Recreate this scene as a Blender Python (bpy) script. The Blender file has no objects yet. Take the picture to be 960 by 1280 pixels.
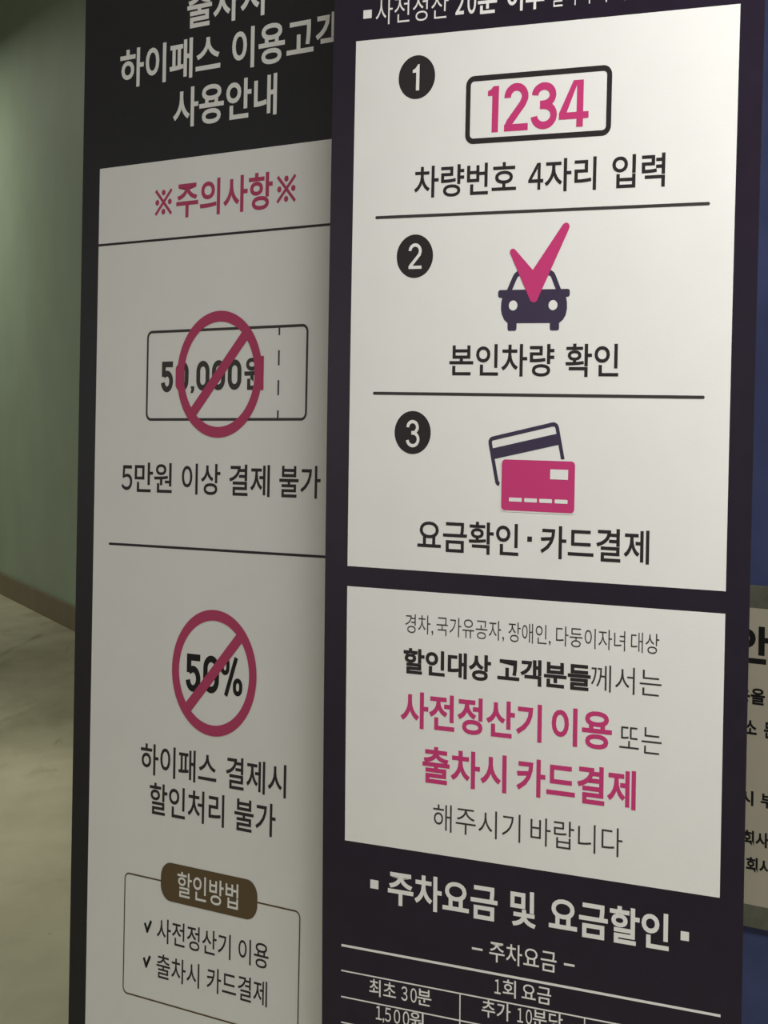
import bpy, bmesh, math, random
from mathutils import Matrix, Vector

C = bpy.context.scene.collection
SC = bpy.context.scene
PI = math.pi

# ------------------------------------------------------------------ camera
EYE = 1.35                                   # lens height above the garage floor
PITCH, ROLL, FOCAL = 0.06574639, -0.00194451, 2677.4   # focal length in pixels of a 1280 px tall frame
cam_data = bpy.data.cameras.new('camera')
cam_data.sensor_fit = 'VERTICAL'
cam_data.sensor_height = 36.0
cam_data.lens = FOCAL / 1280 * 36.0
cam_data.clip_start = 0.05
cam = bpy.data.objects.new('camera', cam_data)
C.objects.link(cam)
_m = Matrix.Rotation(ROLL, 3, 'Y').transposed() @ Matrix.Rotation(PITCH, 3, 'X')
_r, _f, _u = _m[0], _m[1], _m[2]
cam.matrix_world = Matrix(((_r[0], _u[0], -_f[0], 0), (_r[1], _u[1], -_f[1], 0), (_r[2], _u[2], -_f[2], EYE), (0, 0, 0, 1)))
SC.camera = cam

# ------------------------------------------------------------------ world, exposure, lights
SC.view_settings.view_transform = 'Standard'
SC.view_settings.look = 'None'
SC.view_settings.exposure = 0.0
SC.view_settings.gamma = 1.0
SC.view_settings.use_curve_mapping = False
world = bpy.data.worlds.new('garage_air')
SC.world = world
world.use_nodes = True
bg = world.node_tree.nodes['Background']
bg.inputs['Color'].default_value = (1.0, 0.99, 0.965, 1)
bg.inputs['Strength'].default_value = 0.18


def tube_light(name, loc, length, width, power, color, rotz=0.0, tilt=(0, 0), spread=180):
    d = bpy.data.lights.new(name, 'AREA')
    d.shape = 'RECTANGLE'
    d.size, d.size_y = length, width
    d.energy = power
    d.color = color
    d.spread = math.radians(spread)
    o = bpy.data.objects.new(name, d)
    C.objects.link(o)
    o.location = loc
    o.rotation_euler = (tilt[0], tilt[1], rotz)
    return o


# the garage's hanging fluorescent battens (all above the frame)
tube_light('tube_light_above_banner', (0.60, 1.50, 2.62), 1.2, 0.12, 57, (1.0, 0.985, 0.955))
tube_light('tube_light_behind_camera', (2.0, -5.0, 2.8), 1.2, 0.12, 172, (1.0, 0.985, 0.955))
tube_light('tube_light_down_the_aisle', (-3.6, 12.6, 3.3), 1.2, 0.12, 36, (1.0, 0.98, 0.84), math.radians(70))
tube_light('tube_light_over_aisle', (-2.6, 6.5, 3.3), 1.2, 0.12, 66, (1.0, 0.965, 0.85), math.radians(70))

tube_light('fill_light_mid_aisle', (-2.4, 3.6, 3.3), 1.2, 0.12, 9, (1.0, 0.965, 0.87), math.radians(70))  # extra fill light, added to brighten the near floor
# unseen strip light added to the side, giving the banner vinyl its mid-height sheen
tube_light('side_sheen_light', (-7.0, 1.3, 1.65), 5.0, 0.9, 30, (1.0, 0.98, 0.97), math.radians(-90), (math.radians(90), 0))


# ------------------------------------------------------------------ materials
def mat(name, color, rough=0.5, spec=0.3, mottling=0.0, scale=8.0, bump=0.0, bump_scale=200.0):
    m = bpy.data.materials.new(name)
    m.use_nodes = True
    nt = m.node_tree
    b = nt.nodes['Principled BSDF']
    b.inputs['Base Color'].default_value = (*color, 1)
    b.inputs['Roughness'].default_value = rough
    b.inputs['Specular IOR Level'].default_value = spec
    tc = nt.nodes.new('ShaderNodeTexCoord')
    if mottling:
        n = nt.nodes.new('ShaderNodeTexNoise')
        n.inputs['Scale'].default_value = scale
        n.inputs['Detail'].default_value = 5
        nt.links.new(tc.outputs['Object'], n.inputs['Vector'])
        r = nt.nodes.new('ShaderNodeValToRGB')
        r.color_ramp.elements[0].position, r.color_ramp.elements[1].position = 0.3, 0.7
        r.color_ramp.elements[0].color = (*[c * (1 - mottling) for c in color], 1)
        r.color_ramp.elements[1].color = (*[min(1, c * (1 + mottling)) for c in color], 1)
        nt.links.new(n.outputs['Fac'], r.inputs['Fac'])
        nt.links.new(r.outputs['Color'], b.inputs['Base Color'])
    if bump:
        n2 = nt.nodes.new('ShaderNodeTexNoise')
        n2.inputs['Scale'].default_value = bump_scale
        n2.inputs['Detail'].default_value = 3
        nt.links.new(tc.outputs['Object'], n2.inputs['Vector'])
        bp = nt.nodes.new('ShaderNodeBump')
        bp.inputs['Strength'].default_value = bump
        bp.inputs['Distance'].default_value = 0.002
        nt.links.new(n2.outputs['Fac'], bp.inputs['Height'])
        nt.links.new(bp.outputs['Normal'], b.inputs['Normal'])
    return m


def floor_material():
    m = mat('stained_concrete', (0.36, 0.35, 0.25), 0.55, 0.25)
    nt = m.node_tree
    b = nt.nodes['Principled BSDF']
    tc = nt.nodes['Texture Coordinate']

    def noise(scale, stretch, detail=6, dist=0.0):
        mp = nt.nodes.new('ShaderNodeMapping')
        mp.inputs['Scale'].default_value = stretch
        mp.inputs['Rotation'].default_value = (0, 0, 0.3)
        nt.links.new(tc.outputs['Object'], mp.inputs['Vector'])
        n = nt.nodes.new('ShaderNodeTexNoise')
        n.inputs['Scale'].default_value = scale
        n.inputs['Detail'].default_value = detail
        n.inputs['Distortion'].default_value = dist
        nt.links.new(mp.outputs['Vector'], n.inputs['Vector'])
        return n

    def ramp(n, stops):
        r = nt.nodes.new('ShaderNodeValToRGB')
        els = r.color_ramp.elements
        els[0].position, els[0].color = stops[0][0], (*stops[0][1], 1)
        els[1].position, els[1].color = stops[-1][0], (*stops[-1][1], 1)
        for p, c in stops[1:-1]:
            e = els.new(p)
            e.color = (*c, 1)
        nt.links.new(n.outputs['Fac'], r.inputs['Fac'])
        return r

    def mul(a, c):
        x = nt.nodes.new('ShaderNodeMix')
        x.data_type = 'RGBA'
        x.blend_type = 'MULTIPLY'
        x.inputs['Factor'].default_value = 1
        nt.links.new(a.outputs[0] if a.bl_idname != 'ShaderNodeMix' else a.outputs['Result'], x.inputs['A'])
        nt.links.new(c.outputs[0], x.inputs['B'])
        return x

    base = ramp(noise(1.3, (1, 1, 1)), [(0.3, (0.46, 0.44, 0.315)), (0.7, (0.53, 0.505, 0.365))])
    stain = ramp(noise(1.1, (1.4, .45, 1), 7, 0.6), [(0.30, (0.80, 0.79, 0.76)), (0.46, (1, 1, 1))])
    scuff = ramp(noise(2.6, (2.6, 0.5, 1), 8, 1.2), [(0.27, (0.70, 0.69, 0.67)), (0.40, (1, 1, 1))])
    speck = ramp(noise(16, (1, .6, 1), 2), [(0.20, (0.3, 0.29, 0.27)), (0.25, (1, 1, 1))])
    # an old dark stain by the foot of the wall, ragged at its rim
    mp = nt.nodes.new('ShaderNodeMapping')
    mp.vector_type = 'TEXTURE'
    mp.inputs['Location'].default_value = (-1.45, 9.3, 0)
    mp.inputs['Scale'].default_value = (2.2, 2.4, 1)
    nt.links.new(tc.outputs['Object'], mp.inputs['Vector'])
    ln = nt.nodes.new('ShaderNodeVectorMath')
    ln.operation = 'LENGTH'
    nt.links.new(mp.outputs['Vector'], ln.inputs[0])
    rag = noise(2.2, (1, 0.5, 1), 6, 0.8)
    ad = nt.nodes.new('ShaderNodeMath')
    ad.operation = 'MULTIPLY_ADD'
    nt.links.new(rag.outputs['Fac'], ad.inputs[0])
    ad.inputs[1].default_value = 1.6
    nt.links.new(ln.outputs['Value'], ad.inputs[2])
    sr = nt.nodes.new('ShaderNodeValToRGB')
    sr.color_ramp.elements[0].position, sr.color_ramp.elements[0].color = 0.62, (0.63, 0.62, 0.585, 1)
    sr.color_ramp.elements[1].position, sr.color_ramp.elements[1].color = 1.0, (1, 1, 1, 1)
    dv = nt.nodes.new('ShaderNodeMath')
    dv.operation = 'MULTIPLY'
    dv.inputs[1].default_value = 0.56
    nt.links.new(ad.outputs['Value'], dv.inputs[0])
    nt.links.new(dv.outputs['Value'], sr.inputs['Fac'])
    fine = ramp(noise(9, (1, .5, 1), 8, 0.4), [(0.32, (0.90, 0.895, 0.885)), (0.62, (1, 1, 1))])
    out = mul(mul(mul(mul(mul(base, stain), scuff), speck), sr), fine)
    nt.links.new(out.outputs['Result'], b.inputs['Base Color'])
    return m


M_WHITE = mat('white_print_vinyl', (0.80, 0.80, 0.785), 0.38, 0.36, 0.015, 14, 0.05, 350)
M_PURPLE = mat('purple_black_print_vinyl', (0.0165, 0.0108, 0.0225), 0.36, 0.34, 0.10, 30, 0.05, 350)
M_CHAR = mat('charcoal_print_vinyl', (0.0115, 0.0108, 0.0130), 0.40, 0.30, 0.10, 30, 0.05, 350)
M_INK = mat('black_ink', (0.026, 0.022, 0.024), 0.5, 0.25)
M_GREYINK = mat('dark_grey_ink', (0.045, 0.042, 0.040), 0.5, 0.25)
M_NAVY = mat('dark_purple_ink', (0.050, 0.037, 0.075), 0.5, 0.25)
M_PINK = mat('magenta_ink', (0.56, 0.045, 0.185), 0.5, 0.25)
M_PINKD = mat('dusky_magenta_ink', (0.46, 0.050, 0.135), 0.5, 0.25)
M_BROWN = mat('dark_brown_ink', (0.115, 0.075, 0.034), 0.5, 0.25)
M_STEEL = mat('grey_painted_steel', (0.25, 0.25, 0.26), 0.4, 0.5)
M_RUBBER = mat('black_rubber', (0.02, 0.02, 0.02), 0.7, 0.2)
M_GREEN = mat('green_wall_paint', (0.30, 0.375, 0.275), 0.6, 0.25, 0.06, 2.5, 0.25, 60)
M_SKIRT = mat('brown_skirting_paint', (0.20, 0.165, 0.105), 0.6, 0.25, 0.06, 6)
M_CEIL = mat('grey_ceiling_concrete', (0.35, 0.35, 0.33), 0.8, 0.2, 0.1, 2)
M_BLUE = mat('blue_column_paint', (0.068, 0.084, 0.200), 0.45, 0.3, 0.14, 9, 0.15, 80)
M_BAND = mat('olive_grey_backing_board', (0.155, 0.155, 0.12), 0.35, 0.5, 0.25, 28)
M_PAPER = mat('cream_paper', (0.50, 0.455, 0.365), 0.7, 0.2, 0.03, 12)
M_BLACK = mat('black_toner', (0.012, 0.012, 0.012), 0.6, 0.2)


# ------------------------------------------------------------------ object helpers
def link_mesh(name, bm, material, parent=None, matrix=None):
    me = bpy.data.meshes.new(name)
    bm.normal_update()
    bm.to_mesh(me)
    bm.free()
    me.materials.append(material)
    o = bpy.data.objects.new(name, me)
    C.objects.link(o)
    if parent is not None:
        o.parent = parent
    if matrix is not None:
        o.matrix_world = matrix
    return o


def tag(o, label, cat, group=None):
    o['label'] = label
    o['category'] = cat
    if group:
        o['group'] = group


def add_box(bm, lo, hi, bevel=0.0):
    r = bmesh.ops.create_cube(bm, size=1.0)
    for v in r['verts']:
        v.co = Vector([lo[i] + (v.co[i] + .5) * (hi[i] - lo[i]) for i in range(3)])
    if bevel:
        bmesh.ops.bevel(bm, geom=list({e for v in r['verts'] for e in v.link_edges}), offset=bevel, segments=2, affect='EDGES', profile=0.7)


def add_tube(bm, a, b, r, n=12):
    a, b = Vector(a), Vector(b)
    q = (b - a).to_track_quat('Z', 'Y').to_matrix()
    rings = []
    for p in (a, b):
        rings.append([bm.verts.new(p + q @ Vector((r * math.cos(2 * PI * k / n), r * math.sin(2 * PI * k / n), 0))) for k in range(n)])
    for k in range(n):
        bm.faces.new((rings[0][k], rings[0][(k + 1) % n], rings[1][(k + 1) % n], rings[1][k]))
    bm.faces.new(rings[0][::-1])
    bm.faces.new(rings[1])


class Sheet:
    """A printed sheet: (u, v) in millimetres on its face, bow along v, layers stacked towards the reader."""

    def __init__(self, root, scale, v_base, bow=0.0):
        self.root, self.s, self.vb, self.bow = root, scale, v_base, bow

    def co(self, u, v, layer=0):
        u, v = u * self.s / 1000, v * self.s / 1000
        return Vector((u, self.bow * v * v / self.s - 0.0002 * layer, v - self.vb))

    def emit(self, name, polys, material, layer, parent=None):
        """polys: lists of (u, v) outlines, each one flat face of ink."""
        bm = bmesh.new()
        prev, lift = None, -1
        for p in polys:
            key = {(round(u, 3), round(v, 3)) for u, v in p}
            if prev is None or len(key & prev) < 2:
                lift += 1                      # crossing strokes lie one ink film above each other
            prev = key
            vs = [bm.verts.new(self.co(u, v, layer + 0.08 * lift)) for u, v in p]
            f = bm.faces.new(vs)
            f.normal_update()
            if f.normal.y > 0:
                f.normal_flip()
        return link_mesh(name, bm, material, parent or self.root)

    def panel(self, name, u0, v0, u1, v1, material, layer, n=40, thick=0.0):
        bm = bmesh.new()
        rows = []
        for i in range(n + 1):
            v = v0 + (v1 - v0) * i / n
            rows.append([bm.verts.new(self.co(u, v, layer)) for u in (u0, (u0 + u1) / 2, u1)])
        for i in range(n):
            for j in range(2):
                bm.faces.new((rows[i][j], rows[i][j + 1], rows[i + 1][j + 1], rows[i + 1][j]))
        if thick:
            r = bmesh.ops.extrude_face_region(bm, geom=bm.faces[:])
            for v in [g for g in r['geom'] if isinstance(g, bmesh.types.BMVert)]:
                v.co.y += thick
            bmesh.ops.recalc_face_normals(bm, faces=bm.faces[:])
        return link_mesh(name, bm, material, self.root)

    def text(self, name, words, vrange, material, layer, weight=0.0, parent=None):
        """words: (string, u_left, u_right); vrange: foot and head of a full-height Hangul stem."""
        v0, v1 = vrange
        runs, last = [], None
        for w in words:                       # pieces that touch (a digit and its counter) are one printed word
            if last is not None and w[1] - last < 0.15 * (v1 - v0):
                runs[-1].append(w)
            else:
                runs.append([w])
            last = w[2]
        for run in runs:
            bm = bmesh.new()
            for s, ua, ub in run:
                vs, fs = glyphs(s, weight)
                x0, x1 = min(p[0] for p in vs), max(p[0] for p in vs)
                k = (ub - ua) / (x1 - x0)
                em = (v1 - v0) / (0.905 + 2 * weight)
                base = v0 + (0.078 + weight) * em
                nv = [bm.verts.new(self.co(ua + (x - x0) * k, base + y * em, layer)) for x, y in vs]
                for f in fs:
                    try:
                        fc = bm.faces.new([nv[i] for i in f])
                    except ValueError:
                        continue
                    fc.normal_update()
                    if fc.normal.y > 0:
                        fc.normal_flip()
            link_mesh(name, bm, material, parent or self.root)


_font_curve = bpy.data.curves.new('lettering_source', 'FONT')
_font_obj = bpy.data.objects.new('lettering_source', _font_curve)
C.objects.link(_font_obj)
WIDE = str.maketrans('0123456789%', '０１２３４５６７８９％')


def glyphs(s, weight):
    """Outline-font letters as flat faces, em = 1."""
    _font_curve.body = s.translate(WIDE)
    _font_curve.resolution_u = 4
    _font_curve.offset = weight
    digits = s.replace(',', '').isdigit()
    _font_curve.space_character = 0.62 if digits and len(s) > 1 else 1.0
    bpy.context.view_layer.update()
    dg = bpy.context.evaluated_depsgraph_get()
    me = bpy.data.meshes.new_from_object(_font_obj.evaluated_get(dg))
    vs = [(v.co.x, v.co.y) for v in me.vertices]
    fs = [tuple(p.vertices) for p in me.polygons]
    bpy.data.meshes.remove(me)
    return vs, fs


# ---- flat drawing helpers, all in millimetres on a sheet
def circle(cu, cv, ru, rv=None, n=64, a0=0.0, a1=2 * PI):
    rv = ru if rv is None else rv
    full = abs(a1 - a0) >= 2 * PI - 1e-6
    m = n if full else n + 1
    return [(cu + ru * math.cos(a0 + (a1 - a0) * k / n), cv + rv * math.sin(a0 + (a1 - a0) * k / n)) for k in range(m)]


def rounded(u0, v0, u1, v1, r, n=8):
    p = []
    for cu, cv, a in ((u1 - r, v1 - r, 0), (u0 + r, v1 - r, PI / 2), (u0 + r, v0 + r, PI), (u1 - r, v0 + r, 1.5 * PI)):
        p += [(cu + r * math.cos(a + k / n * PI / 2), cv + r * math.sin(a + k / n * PI / 2)) for k in range(n + 1)]
    return p


def rect(u0, v0, u1, v1):
    return [(u0, v0), (u1, v0), (u1, v1), (u0, v1)]


def stroke(pts, w, closed=False, round_caps=False):
    """A mitred ribbon along pts, as quads."""
    n = len(pts)
    L, R = [], []
    for i in range(n):
        p = Vector(pts[i])
        a = Vector(pts[i - 1]) if (i > 0 or closed) else None
        b = Vector(pts[(i + 1) % n]) if (i < n - 1 or closed) else None
        d0 = (p - a).normalized() if a is not None else None
        d1 = (b - p).normalized() if b is not None else None
        d0, d1 = d0 or d1, d1 or d0
        n0, n1 = Vector((-d0.y, d0.x)), Vector((-d1.y, d1.x))
        mt = n0 + n1
        mt = n0 if mt.length < 1e-6 else mt.normalized()
        k = w / 2 / max(0.35, mt.dot(n0))
        L.append(p + mt * k)
        R.append(p - mt * k)
    polys = []
    for i in range(n if closed else n - 1):
        j = (i + 1) % n
        polys.append([tuple(L[i]), tuple(L[j]), tuple(R[j]), tuple(R[i])])
    if round_caps and not closed:
        for i in (0, n - 1):
            polys.append(circle(pts[i][0], pts[i][1], w / 2, n=20))
    return polys


def rule(u0, v0, u1, v1, w, round_caps=False):
    return stroke([(u0, v0), (u1, v1)], w, round_caps=round_caps)


# ------------------------------------------------------------------ structure
def struct(name, bm, material, matrix=None):
    o = link_mesh(name, bm, material, None, matrix)
    o['kind'] = 'structure'
    return o


bm = bmesh.new()
add_box(bm, (-14, -5, -0.2), (9, 24, 0))
struct('floor', bm, floor_material())

WALL_FAR, WALL_NEAR = Vector((-4.9, 19.62, 0)), Vector((2.6, 0.21, 0))     # foot of the green wall running past the banners
wd = (WALL_NEAR - WALL_FAR).normalized()
wn = Vector((-wd.y, wd.x, 0))                                             # away from the aisle
if wn.x < 0:
    wn = -wn
WM = Matrix(((wd.x, wn.x, 0, WALL_FAR.x), (wd.y, wn.y, 0, WALL_FAR.y), (0, 0, 1, 0), (0, 0, 0, 1)))
wl = (WALL_NEAR - WALL_FAR).length
bm = bmesh.new()
add_box(bm, (-3, 0, 0), (wl, 0.2, 3.6))
struct('wall_right', bm, M_GREEN, WM)
bm = bmesh.new()
add_box(bm, (-3, -0.02, 0), (wl, 0, 0.125), 0.004)
struct('baseboard_right', bm, M_SKIRT, WM)
bm = bmesh.new()
add_box(bm, (-14, -5, 3.6), (9, 24, 3.8))
struct('ceiling', bm, M_CEIL)

# blue painted column that carries the notice
NYAW = math.radians(-43)
NM = Matrix.Translation((.573, 3.3, 0)) @ Matrix.Rotation(NYAW, 4, 'Z')
bm = bmesh.new()
add_box(bm, (-0.25, 0.008, 0), (0.55, 0.50, 3.6), 0.012)
struct('column', bm, M_BLUE, NM)

# ------------------------------------------------------------------ front banner stand
V_BASE = -EYE
FM = Matrix.Translation((0.175643, 2.628182, EYE)) @ Matrix.Rotation(-0.590032, 4, 'Z') @ Matrix.Rotation(-0.021181, 4, 'X') @ Matrix.Rotation(0.002997, 4, 'Y')
BS = 1.03
BM = Matrix.Translation((-0.236535 * BS, 2.985215 * BS, EYE)) @ Matrix.Rotation(-0.763799, 4, 'Z') @ Matrix.Rotation(-0.045138, 4, 'X') @ Matrix.Rotation(-0.018092, 4, 'Y')


def banner_root(name, m, label, group):
    o = bpy.data.objects.new(name, None)
    C.objects.link(o)
    o.empty_display_size = 0.2
    o.matrix_world = m @ Matrix.Translation((0, 0, V_BASE))
    tag(o, label, 'banner', group)
    return o


def stand_frame(root, half, top, bow_at):
    """The cross-shaped stand behind a sheet: hub, four arms with hooks, a rear leg."""
    hub = Vector((0, 0.055, 0.80))
    bm = bmesh.new()
    add_box(bm, hub - Vector((.03, .02, .05)), hub + Vector((.03, .02, .05)), 0.008)
    link_mesh('hub', bm, M_STEEL, root)
    for sx in (-1, 1):
        for z in (top - .02, 0.10):
            bm = bmesh.new()
            e = Vector((sx * (half - .015), bow_at(z) + .012, z))
            add_tube(bm, hub + Vector((sx * .02, 0, .03 if z > .8 else -.03)), e, 0.006)
            arm = link_mesh('cross_arm', bm, M_STEEL, root)
            bm = bmesh.new()
            add_tube(bm, e, e + Vector((0, -.016, 0)), 0.004)
            link_mesh('hook', bm, M_RUBBER, arm)
    for x, y in ((-.22, .03), (.22, .03), (0, .26)):
        bm = bmesh.new()
        foot = Vector((x, y, .012 + .045 * y))
        add_tube(bm, hub + Vector((0, 0, -.03)), foot, 0.007)
        leg = link_mesh('leg', bm, M_STEEL, root)
        bm = bmesh.new()
        add_tube(bm, foot, foot - Vector((0, 0, .014)), 0.010)
        link_mesh('rubber_foot', bm, M_RUBBER, leg)


front = banner_root('banner_stand', FM, 'dark purple banner stand with white panel of steps 1, 2 and 3', None)
S = Sheet(front, 1.0, V_BASE, 0.0119786)
S.panel('printed_sheet', -300, -1280, 300, 620, M_PURPLE, 0, 90, 0.0012)
p1 = S.panel('white_panel', -264.3, -253.6, 270.2, 421.5, M_WHITE, 1)
p2 = S.panel('white_panel', -264.3, -613.8, 270.2, -279.8, M_WHITE, 1)
stand_frame(front, .30, 1.955, lambda z: 0.0119786 * (z + V_BASE) ** 2)

# heading above the white panel
S.text('heading_text', [('사전정산', -234.7, -125.5)], (439.2, 473.5), M_WHITE, 1, -0.004)
S.text('heading_text', [('20', -115.3, -85), ('분', -82.5, -55), ('이후', -40.7, 11.6)], (439.2, 473.5), M_WHITE, 1, 0.022)
S.text('heading_text', [('출차시', 22.6, 74.6), ('추가요금', 88, 164)], (439.2, 473.5), M_WHITE, 1, -0.004)
S.emit('bullet_square', [rect(-254, 449.3, -241, 460)], M_WHITE, 1)

# numbered badges
NUM = {
    1: [[(-166, 385.2), (-166, 352.5), (-170.9, 352.5), (-170.9, 374.9), (-176.2, 374.9), (-176.2, 378.2), (-172.6, 380), (-169.6, 383.4), (-168.6, 385.2)]],
    2: stroke(circle(-167.2, 150.9, 7.7, 7.6, 26, math.radians(178), math.radians(-8)) + [(-160.6, 146.2), (-173.6, 132.5), (-174.8, 129)], 4.2) + [rect(-176.7, 128.4, -157.2, 132.4)],
    3: stroke(circle(-166.4, -71.6, 7.2, 7.1, 24, math.radians(182), math.radians(-80)) + [(-168.2, -78.7)], 4.2)
       + stroke([(-168.2, -78.9)] + circle(-166.0, -87.0, 8.2, 8.1, 24, math.radians(85), math.radians(-172)), 4.2),
}
for k, (cu, cv) in {1: (-170.1, 369.2), 2: (-167.7, 144.4), 3: (-166.4, -78.4)}.items():
    b = S.emit('number_badge', [circle(cu, cv, 27.35, n=72)], M_INK, 2)
    S.emit('numeral', NUM[k], M_WHITE, 3, b)

# step 1: the number plate
plate = S.emit('number_plate_icon', stroke(rounded(-93.2, 284.2, 103.8, 361.2, 8.5), 6.8, True), M_INK, 2)
one = [[(-48.9, 350.2), (-49.4, 293.5), (-58.4, 293.5), (-58.4, 338.4), (-64.8, 338.4), (-64.8, 344.6), (-60.6, 346.2), (-57.0, 350.2)]]
two = stroke(circle(-24.0, 335.2, 12.3, 11.9, 30, math.radians(184), math.radians(-14)) + [(-15.2, 326), (-33.2, 304.5), (-36.0, 298)], 9.4) + [rect(-40.6, 293.6, -7.1, 302.2)]
three = stroke(circle(14.8, 334.6, 12.4, 10.9, 26, math.radians(178), math.radians(-86)) + [(9.5, 323.4)], 9.2) \
    + stroke([(9.5, 322.6)] + circle(15.0, 310.2, 13.6, 12.2, 26, math.radians(86), math.radians(-176)), 9.2)
four = [rect(60.2, 293.5, 69.2, 349.6), rect(36.1, 303.4, 76.6, 311.6), [(55.4, 349.6), (62.6, 349.6), (46.4, 311.0), (36.1, 311.0)]]
S.emit('plate_number', one + two + three + four, M_PINK, 2, plate)
S.text('caption_text', [('차량번호', -170.7, -21.6), ('4', -4.7, 16.4), ('자리', 18.2, 89.0), ('입력', 110.3, 180.1)], (217.1, 257.0), M_INK, 2, 0.014)
S.emit('divider_line', rule(-227, 195, 236.8, 195, 3.9, True), M_GREYINK, 2)

# step 2: the car with its tick
car = S.emit('car_icon', [rounded(-44, 90, 56.6, 99.7, 3.2),
                          [(-37.6, 93), (-39.3, 84), (-39.6, 76), (-38.2, 69.6), (-34.6, 63), (-29.4, 58.8), (42.8, 58.6), (48, 62.5), (51.6, 68.4), (53.2, 76), (52.9, 84), (50.8, 93)],
                          rounded(-29.7, 49.4, -16.9, 63, 2.8), rounded(29.9, 49.6, 42.8, 63, 2.8)]
             + stroke([(-29.6, 96), (-20.6, 114.6), (-18.6, 117.6), (-15.6, 119.6), (-12.5, 120.0), (26.4, 119.8), (29.6, 119.2), (32.2, 117.4), (34, 114.2), (42.2, 96)], 6.6), M_NAVY, 2)
S.emit('headlight', [circle(-22.2, 80.5, 6.1, 6.1, 32)], M_WHITE, 3, car)
S.emit('headlight', [circle(33.8, 80.3, 6.2, 6.1, 32)], M_WHITE, 3, car)
S.emit('check_mark', [[(-28.4, 145.6), (-27.9, 147.8), (-26.2, 149.5), (-23.6, 150.1), (-21.6, 149.5), (-20.1, 148.2), (4.6, 123.4), (44.4, 176.2), (46.0, 178.0), (48.2, 179.2), (50.6, 179.3), (52.8, 178.3), (54.2, 176.2), (54.4, 173.6), (53.6, 171.4),
                       (13.4, 90.2), (11.8, 86.6), (9.6, 84.4), (6.6, 83.6), (3.8, 84.4), (1.8, 86.4), (0.4, 89.4)]], M_PINK, 4, car)
S.text('caption_text', [('본인차량', -113.1, 37.0), ('확인', 52.5, 124.5)], (-6.5, 33.3), M_INK, 2, 0.014)
S.emit('divider_line', rule(-226, -29.2, 236.1, -29.2, 3.9, True), M_GREYINK, 2)

# step 3: the two bank cards
cards = S.emit('payment_cards_icon', stroke([(-37.2, -139.6), (-39.2, -139.0), (-40.6, -137.2), (-41.2, -135), (-51.2, -90), (-51.4, -87), (-50.2, -84.6), (-48, -83.3), (36, -64.5), (39, -64.3), (41.6, -65.6), (43, -68.2), (51.6, -106.6)], 5.0)
               + [[(-48.3, -95.6), (44.9, -75.0), (47.2, -88.6), (-45.4, -108.8)]], M_NAVY, 2)
S.emit('front_card', [rounded(-35.9, -173.2, 70.6, -106.8, 6.5)], M_WHITE, 3, cards)
S.emit('front_card', [rounded(-34.0, -171.5, 68.9, -108.7, 5.2)], M_PINK, 4, cards)
S.emit('card_chip', [rect(34.8, -131.2, 59.6, -119.0)], M_WHITE, 5, cards)
S.emit('card_digits', [rounded(a, -160.3, b, -155.5, 0.8, 3) for a, b in ((-22.8, -4.5), (-1.0, 16.9), (20.2, 38.0), (41.7, 59.6))], M_WHITE, 5, cards)
S.text('caption_text', [('요금확인', -156.7, -8.5), ('카드결제', 22.5, 170.5)], (-228.1, -187.8), M_INK, 2, 0.014)
S.emit('middle_dot', [rect(3.9, -208.9, 10.6, -202.4)], M_INK, 2)

# second white panel
S.text('discount_text', [('경차,', -173.2, -131.0), ('국가유공자,', -126.2, -26.9), ('장애인,', -20.7, 39.2), ('다둥이자녀', 46.6, 141.0), ('대상', 148.8, 186.2)], (-333.9, -309.6), M_GREYINK, 2, -0.004)
S.text('discount_text', [('할인대상', -175.4, -45.0), ('고객분들', -35.8, 95.3)], (-386.4, -353.6), M_INK, 2, 0.030)
S.text('discount_text', [('께서는', 95.8, 190.2)], (-384.9, -352.5), M_GREYINK, 2, -0.005)
S.text('discount_text', [('사전정산기', -179.0, 28.5), ('이용', 42.4, 125.4)], (-455.5, -408.6), M_PINK, 2, 0.024)
S.text('discount_text', [('또는', 135.5, 191.6)], (-454.6, -420.9), M_GREYINK, 2, -0.005)
S.text('discount_text', [('출차시', -144.8, -20.6), ('카드결제', -6.4, 158.7)], (-523.9, -476.6), M_PINK, 2, 0.024)
S.text('discount_text', [('해주시기', -127.8, 0.3), ('바랍니다', 14.7, 142.0)], (-583.3, -548.3), M_GREYINK, 2, -0.005)

# fee table at the foot
S.text('fee_heading', [('주차요금', -196.2, -31.5), ('및', -12.9, 23.7), ('요금할인', 42.0, 205.4)], (-688.4, -642.9), M_WHITE, 1, 0.024)
S.emit('bullet_square', [rect(-223.7, -671.5, -210.9, -660.0)], M_WHITE, 1)
S.emit('bullet_square', [rect(220.7, -671.5, 231.6, -660.5)], M_WHITE, 1)
S.text('fee_text', [('주차요금', -42.8, 53.6)], (-738.9, -712.1), M_WHITE, 1, 0.006)
S.emit('dash_mark', [rect(-68.3, -727.8, -52.6, -725.0)], M_WHITE, 1)
S.emit('dash_mark', [rect(64, -726.9, 78.8, -724.1)], M_WHITE, 1)
S.text('fee_text', [('1', -34.6, -25.6), ('회', -22.7, -3.6), ('요금', 4.8, 46.6)], (-780.6, -758.0), M_WHITE, 1, 0.008)
S.text('fee_text', [('최초', -224.3, -182.6), ('30', -174.3, -150.6), ('분', -150.0, -128.3)], (-813.0, -790.5), M_WHITE, 1, 0.008)
S.text('fee_text', [('추가', -53.0, -11.0), ('10', -1.3, 19.7), ('분당', 20.8, 63.1)], (-811.2, -788.8), M_WHITE, 1, 0.008)
S.text('fee_text', [('1,500', -213.7, -162.0), ('원', -161.4, -139.3)], (-845.0, -822.8), M_WHITE, 1, 0.008)
S.emit('table_rule', rule(-269, -753.7, 273.8, -753.7, 3.2), M_WHITE, 1)
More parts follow.
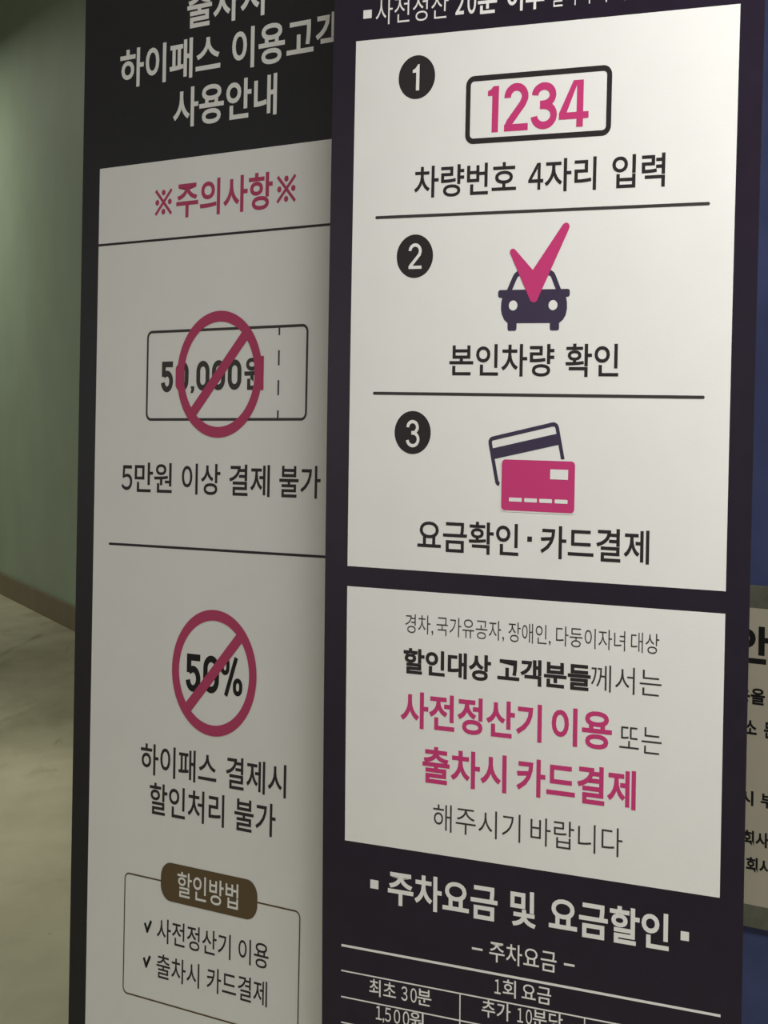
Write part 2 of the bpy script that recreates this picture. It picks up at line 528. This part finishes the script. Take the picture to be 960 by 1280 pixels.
for y in (-787.5, -822.4, -856.8, -891.5):
    S.emit('table_rule', rule(-269, y, 273.8, y, 1.9), M_WHITE, 1)
for x in (-85.3, 93.7):
    S.emit('table_rule', rule(x, -891.5, x, -787.5, 1.7), M_WHITE, 1)

# ------------------------------------------------------------------ back banner stand
back = banner_root('banner_stand', BM, 'charcoal banner stand with two pink prohibition circles, partly hidden behind the other banner', None)
S = Sheet(back, BS, V_BASE)
S.panel('printed_sheet', -300, -1235, 322, 640, M_CHAR, 0, 60, 0.0012)
S.panel('white_panel', -259.7, -1180, 281, 300.8, M_WHITE, 1)
stand_frame(back, .305 * BS, 1.99, lambda z: 0.0)
S.text('heading_text', [('출차시', -70.4, 89.0)], (481.1, 537.6), M_WHITE, 1, 0.020)
S.text('heading_text', [('하이패스', -217.0, 1.1), ('이용고객', 25.1, 238)], (412.7, 468.9), M_WHITE, 1, 0.020)
S.text('heading_text', [('사용안내', -97.4, 116.7)], (343.9, 399.8), M_WHITE, 1, 0.020)
S.text('caution_text', [('주의사항', -86.6, 112.0)], (216.7, 267.4), M_PINKD, 2, 0.020)
for cu in (-114.3, 138.8):
    cv, h = 241.8, 17.3
    S.emit('reference_mark', stroke([(cu - h, cv - h), (cu + h, cv + h)], 4.6) + stroke([(cu - h, cv + h), (cu + h, cv - h)], 4.6)
           + [circle(cu + a * 13.6, cv + b * 13.6, 4.1, n=20) for a, b in ((1, 0), (-1, 0), (0, 1), (0, -1))], M_PINKD, 2)
S.emit('divider_line', rule(-259.7, 188.6, 281, 188.6, 3.4), M_INK, 2)
S.emit('divider_line', rule(-222, -249.4, 245, -249.4, 3.6, True), M_INK, 2)


def zero(u0, u1, v0, v1, w):
    r = (u1 - u0) / 2 - w / 2
    cu = (u0 + u1) / 2
    ry = r * 1.1
    return stroke(circle(cu, v1 - w / 2 - ry, r, ry, 14, 0, PI) + circle(cu, v0 + w / 2 + ry, r, ry, 14, PI, 2 * PI), w, True)


def five(u0, u1, v0, v1, w):
    h = v1 - v0
    r = (u1 - u0) / 2 - w / 2
    cy = v0 + w / 2 + .25 * h
    return [rect(u0 + .04 * h, v1 - w, u1 - .02 * h, v1), rect(u0 + .04 * h, v0 + .50 * h, u0 + .04 * h + w, v1)] \
        + stroke([(u0 + .04 * h + w * .5, v0 + .53 * h)] + circle((u0 + u1) / 2, cy, r, .26 * h, 22, math.radians(118), math.radians(-172)), w)


def prohibition(cu, cv, r, material):
    t = r * .17
    k = (r - t / 2) * math.sqrt(.5)
    return S.emit('prohibition_sign', stroke(circle(cu, cv, r - t / 2, n=80), t, True) + stroke([(cu - k, cv - k), (cu + k, cv + k)], r * .18), material, 4)


# the banknote coupon, struck through
note = S.emit('coupon_icon', stroke(rounded(-143.3, -67.8, 185.0, 57.4, 9), 3.8, True)
              + [rect(129.0, a, 132.2, b) for a, b in ((45.5, 57), (5.0, 25.3), (-35.3, -15.1), (-67, -55.7))], M_GREYINK, 2)
S.emit('amount_text', five(-112.9, -86.6, -28.7, 14.6, 8.2) + zero(-81, -53.4, -28.0, 14.2, 8.0) + zero(-36.8, -9.3, -27.6, 14.2, 8.0) + zero(-4.0, 23.4, -27.4, 14.5, 8.0)
       + zero(28.9, 56.6, -27.2, 14.8, 8.0) + [[(-48.6, -21.2), (-40.5, -21.2), (-41.0, -26.5), (-43.6, -30.6), (-48.6, -30.6), (-46.8, -26)]], M_GREYINK, 2, note)
S.text('amount_text', [('원', 62.0, 101.4)], (-28.6, 18.2), M_GREYINK, 2, 0.026, note)
ring = prohibition(10.4, -5.2, 88.0, M_PINKD)
# ink overlap: the strokes of 0 and of the last letter that lie under the ring print pink as well
S.emit('overprint', [rect(94.6, -28.2, 101.4, 18.3)], M_PINKD, 3, ring)
S.emit('overprint', zero(-81, -62, -27.0, 13.0, 8.0)[12:30], M_PINKD, 3, ring)
S.text('caption_text', [('5', -197.3, -172.8), ('만원', -167.5, -85.1), ('이상', -63.9, 17.3), ('결제', 35.6, 117.4), ('불가', 136.1, 215.3)], (-173.2, -129.7), M_INK, 2, 0.012)

# the fifty percent mark, struck through
pc = five(-47.9, -16.6, -449.9, -397.2, 9.4) + zero(-10.9, 22.2, -449.2, -396.6, 9.2)
pc += zero(25.0, 43.5, -421.5, -395.5, 6.6) + zero(51.0, 70.3, -448.6, -424.0, 6.6) + stroke([(36.6, -450.0), (57.0, -395.8)], 7.4)
S.emit('percent_text', pc, M_BLACK, 2)
prohibition(10.8, -420.6, 88.0, M_PINKD)
S.text('caption_text', [('하이패스', -142.9, 20.5), ('결제시', 40.2, 160.6)], (-577.5, -532.7), M_INK, 2, 0.012)
S.text('caption_text', [('할인처리', -121.7, 38.0), ('불가', 58.9, 141.4)], (-633.2, -588.0), M_INK, 2, 0.012)

# discount box with its ribbon
box = S.emit('frame_line', stroke(rounded(-173.4, -900.3, 192.0, -725.8, 9), 2.3, True), M_BROWN, 2)
rib = S.emit('title_ribbon', [rounded(-93.5, -752.2, 108.6, -697.2, 22, 10)], M_BROWN, 3)
S.text('ribbon_text', [('할인방법', -57.4, 70.2)], (-742.8, -707.0), M_WHITE, 4, 0.008, rib)
for a, b, c in (((-127.2, -791.8), (-121.6, -803.0), (-113.2, -786.8)), ((-128.2, -842.2), (-122.6, -853.4), (-114.2, -837.6))):
    S.emit('tick_mark', stroke([a, b], 4.6) + stroke([b, c], 4.6) + [circle(b[0], b[1], 2.6, n=16)], M_BLACK, 2)
S.text('method_text', [('사전정산기', -100.4, 56.4), ('이용', 72.3, 132.8)], (-814.1, -779.2), M_INK, 2, 0.006)
S.text('method_text', [('출차시', -99.7, -7.5), ('카드결제', 8.5, 131.2)], (-865.5, -830.8), M_INK, 2, 0.006)

# ------------------------------------------------------------------ notice on the blue column
notice = bpy.data.objects.new('notice_board', None)
C.objects.link(notice)
notice.matrix_world = NM @ Matrix.Translation((0, 0, EYE - 0.867))
tag(notice, 'cream paper notice on an olive backing board fixed to the blue column', 'notice')
S = Sheet(notice, 1.0, -0.867)
bm = bmesh.new()
add_box(bm, (-0.20, 0.0, 0.0), (0.36, 0.0075, 0.537), 0.002)
link_mesh('backing_board', bm, M_BAND, notice)
S.panel('paper_sheet', -165, -830.9, 325, -365.2, M_PAPER, 1, 4)
S.text('title_text', [('이용', -112, -42), ('안', -36.3, 31.0), ('내', 36.3, 97.8)], (-452.8, -393.1), M_BLACK, 2, 0.034)
for words, rng in (([('용을', -30.7, 22.8), ('준수', 36, 90)], (-515.7, -489.4)), ([('주소', -40.3, 8.6), ('문의', 21.5, 68)], (-566.2, -539.2)),
                   ([('시', -20.8, 4.2), ('부과', 17.4, 66)], (-674.9, -651.6)), ([('회사', -15.4, 33.7)], (-737.7, -713.8)), ([('회사', -8.0, 41.2)], (-779.4, -755.5))):
    S.text('notice_text', words, rng, M_BLACK, 2, 0.032)

bpy.data.objects.remove(_font_obj)
bpy.data.curves.remove(_font_curve)
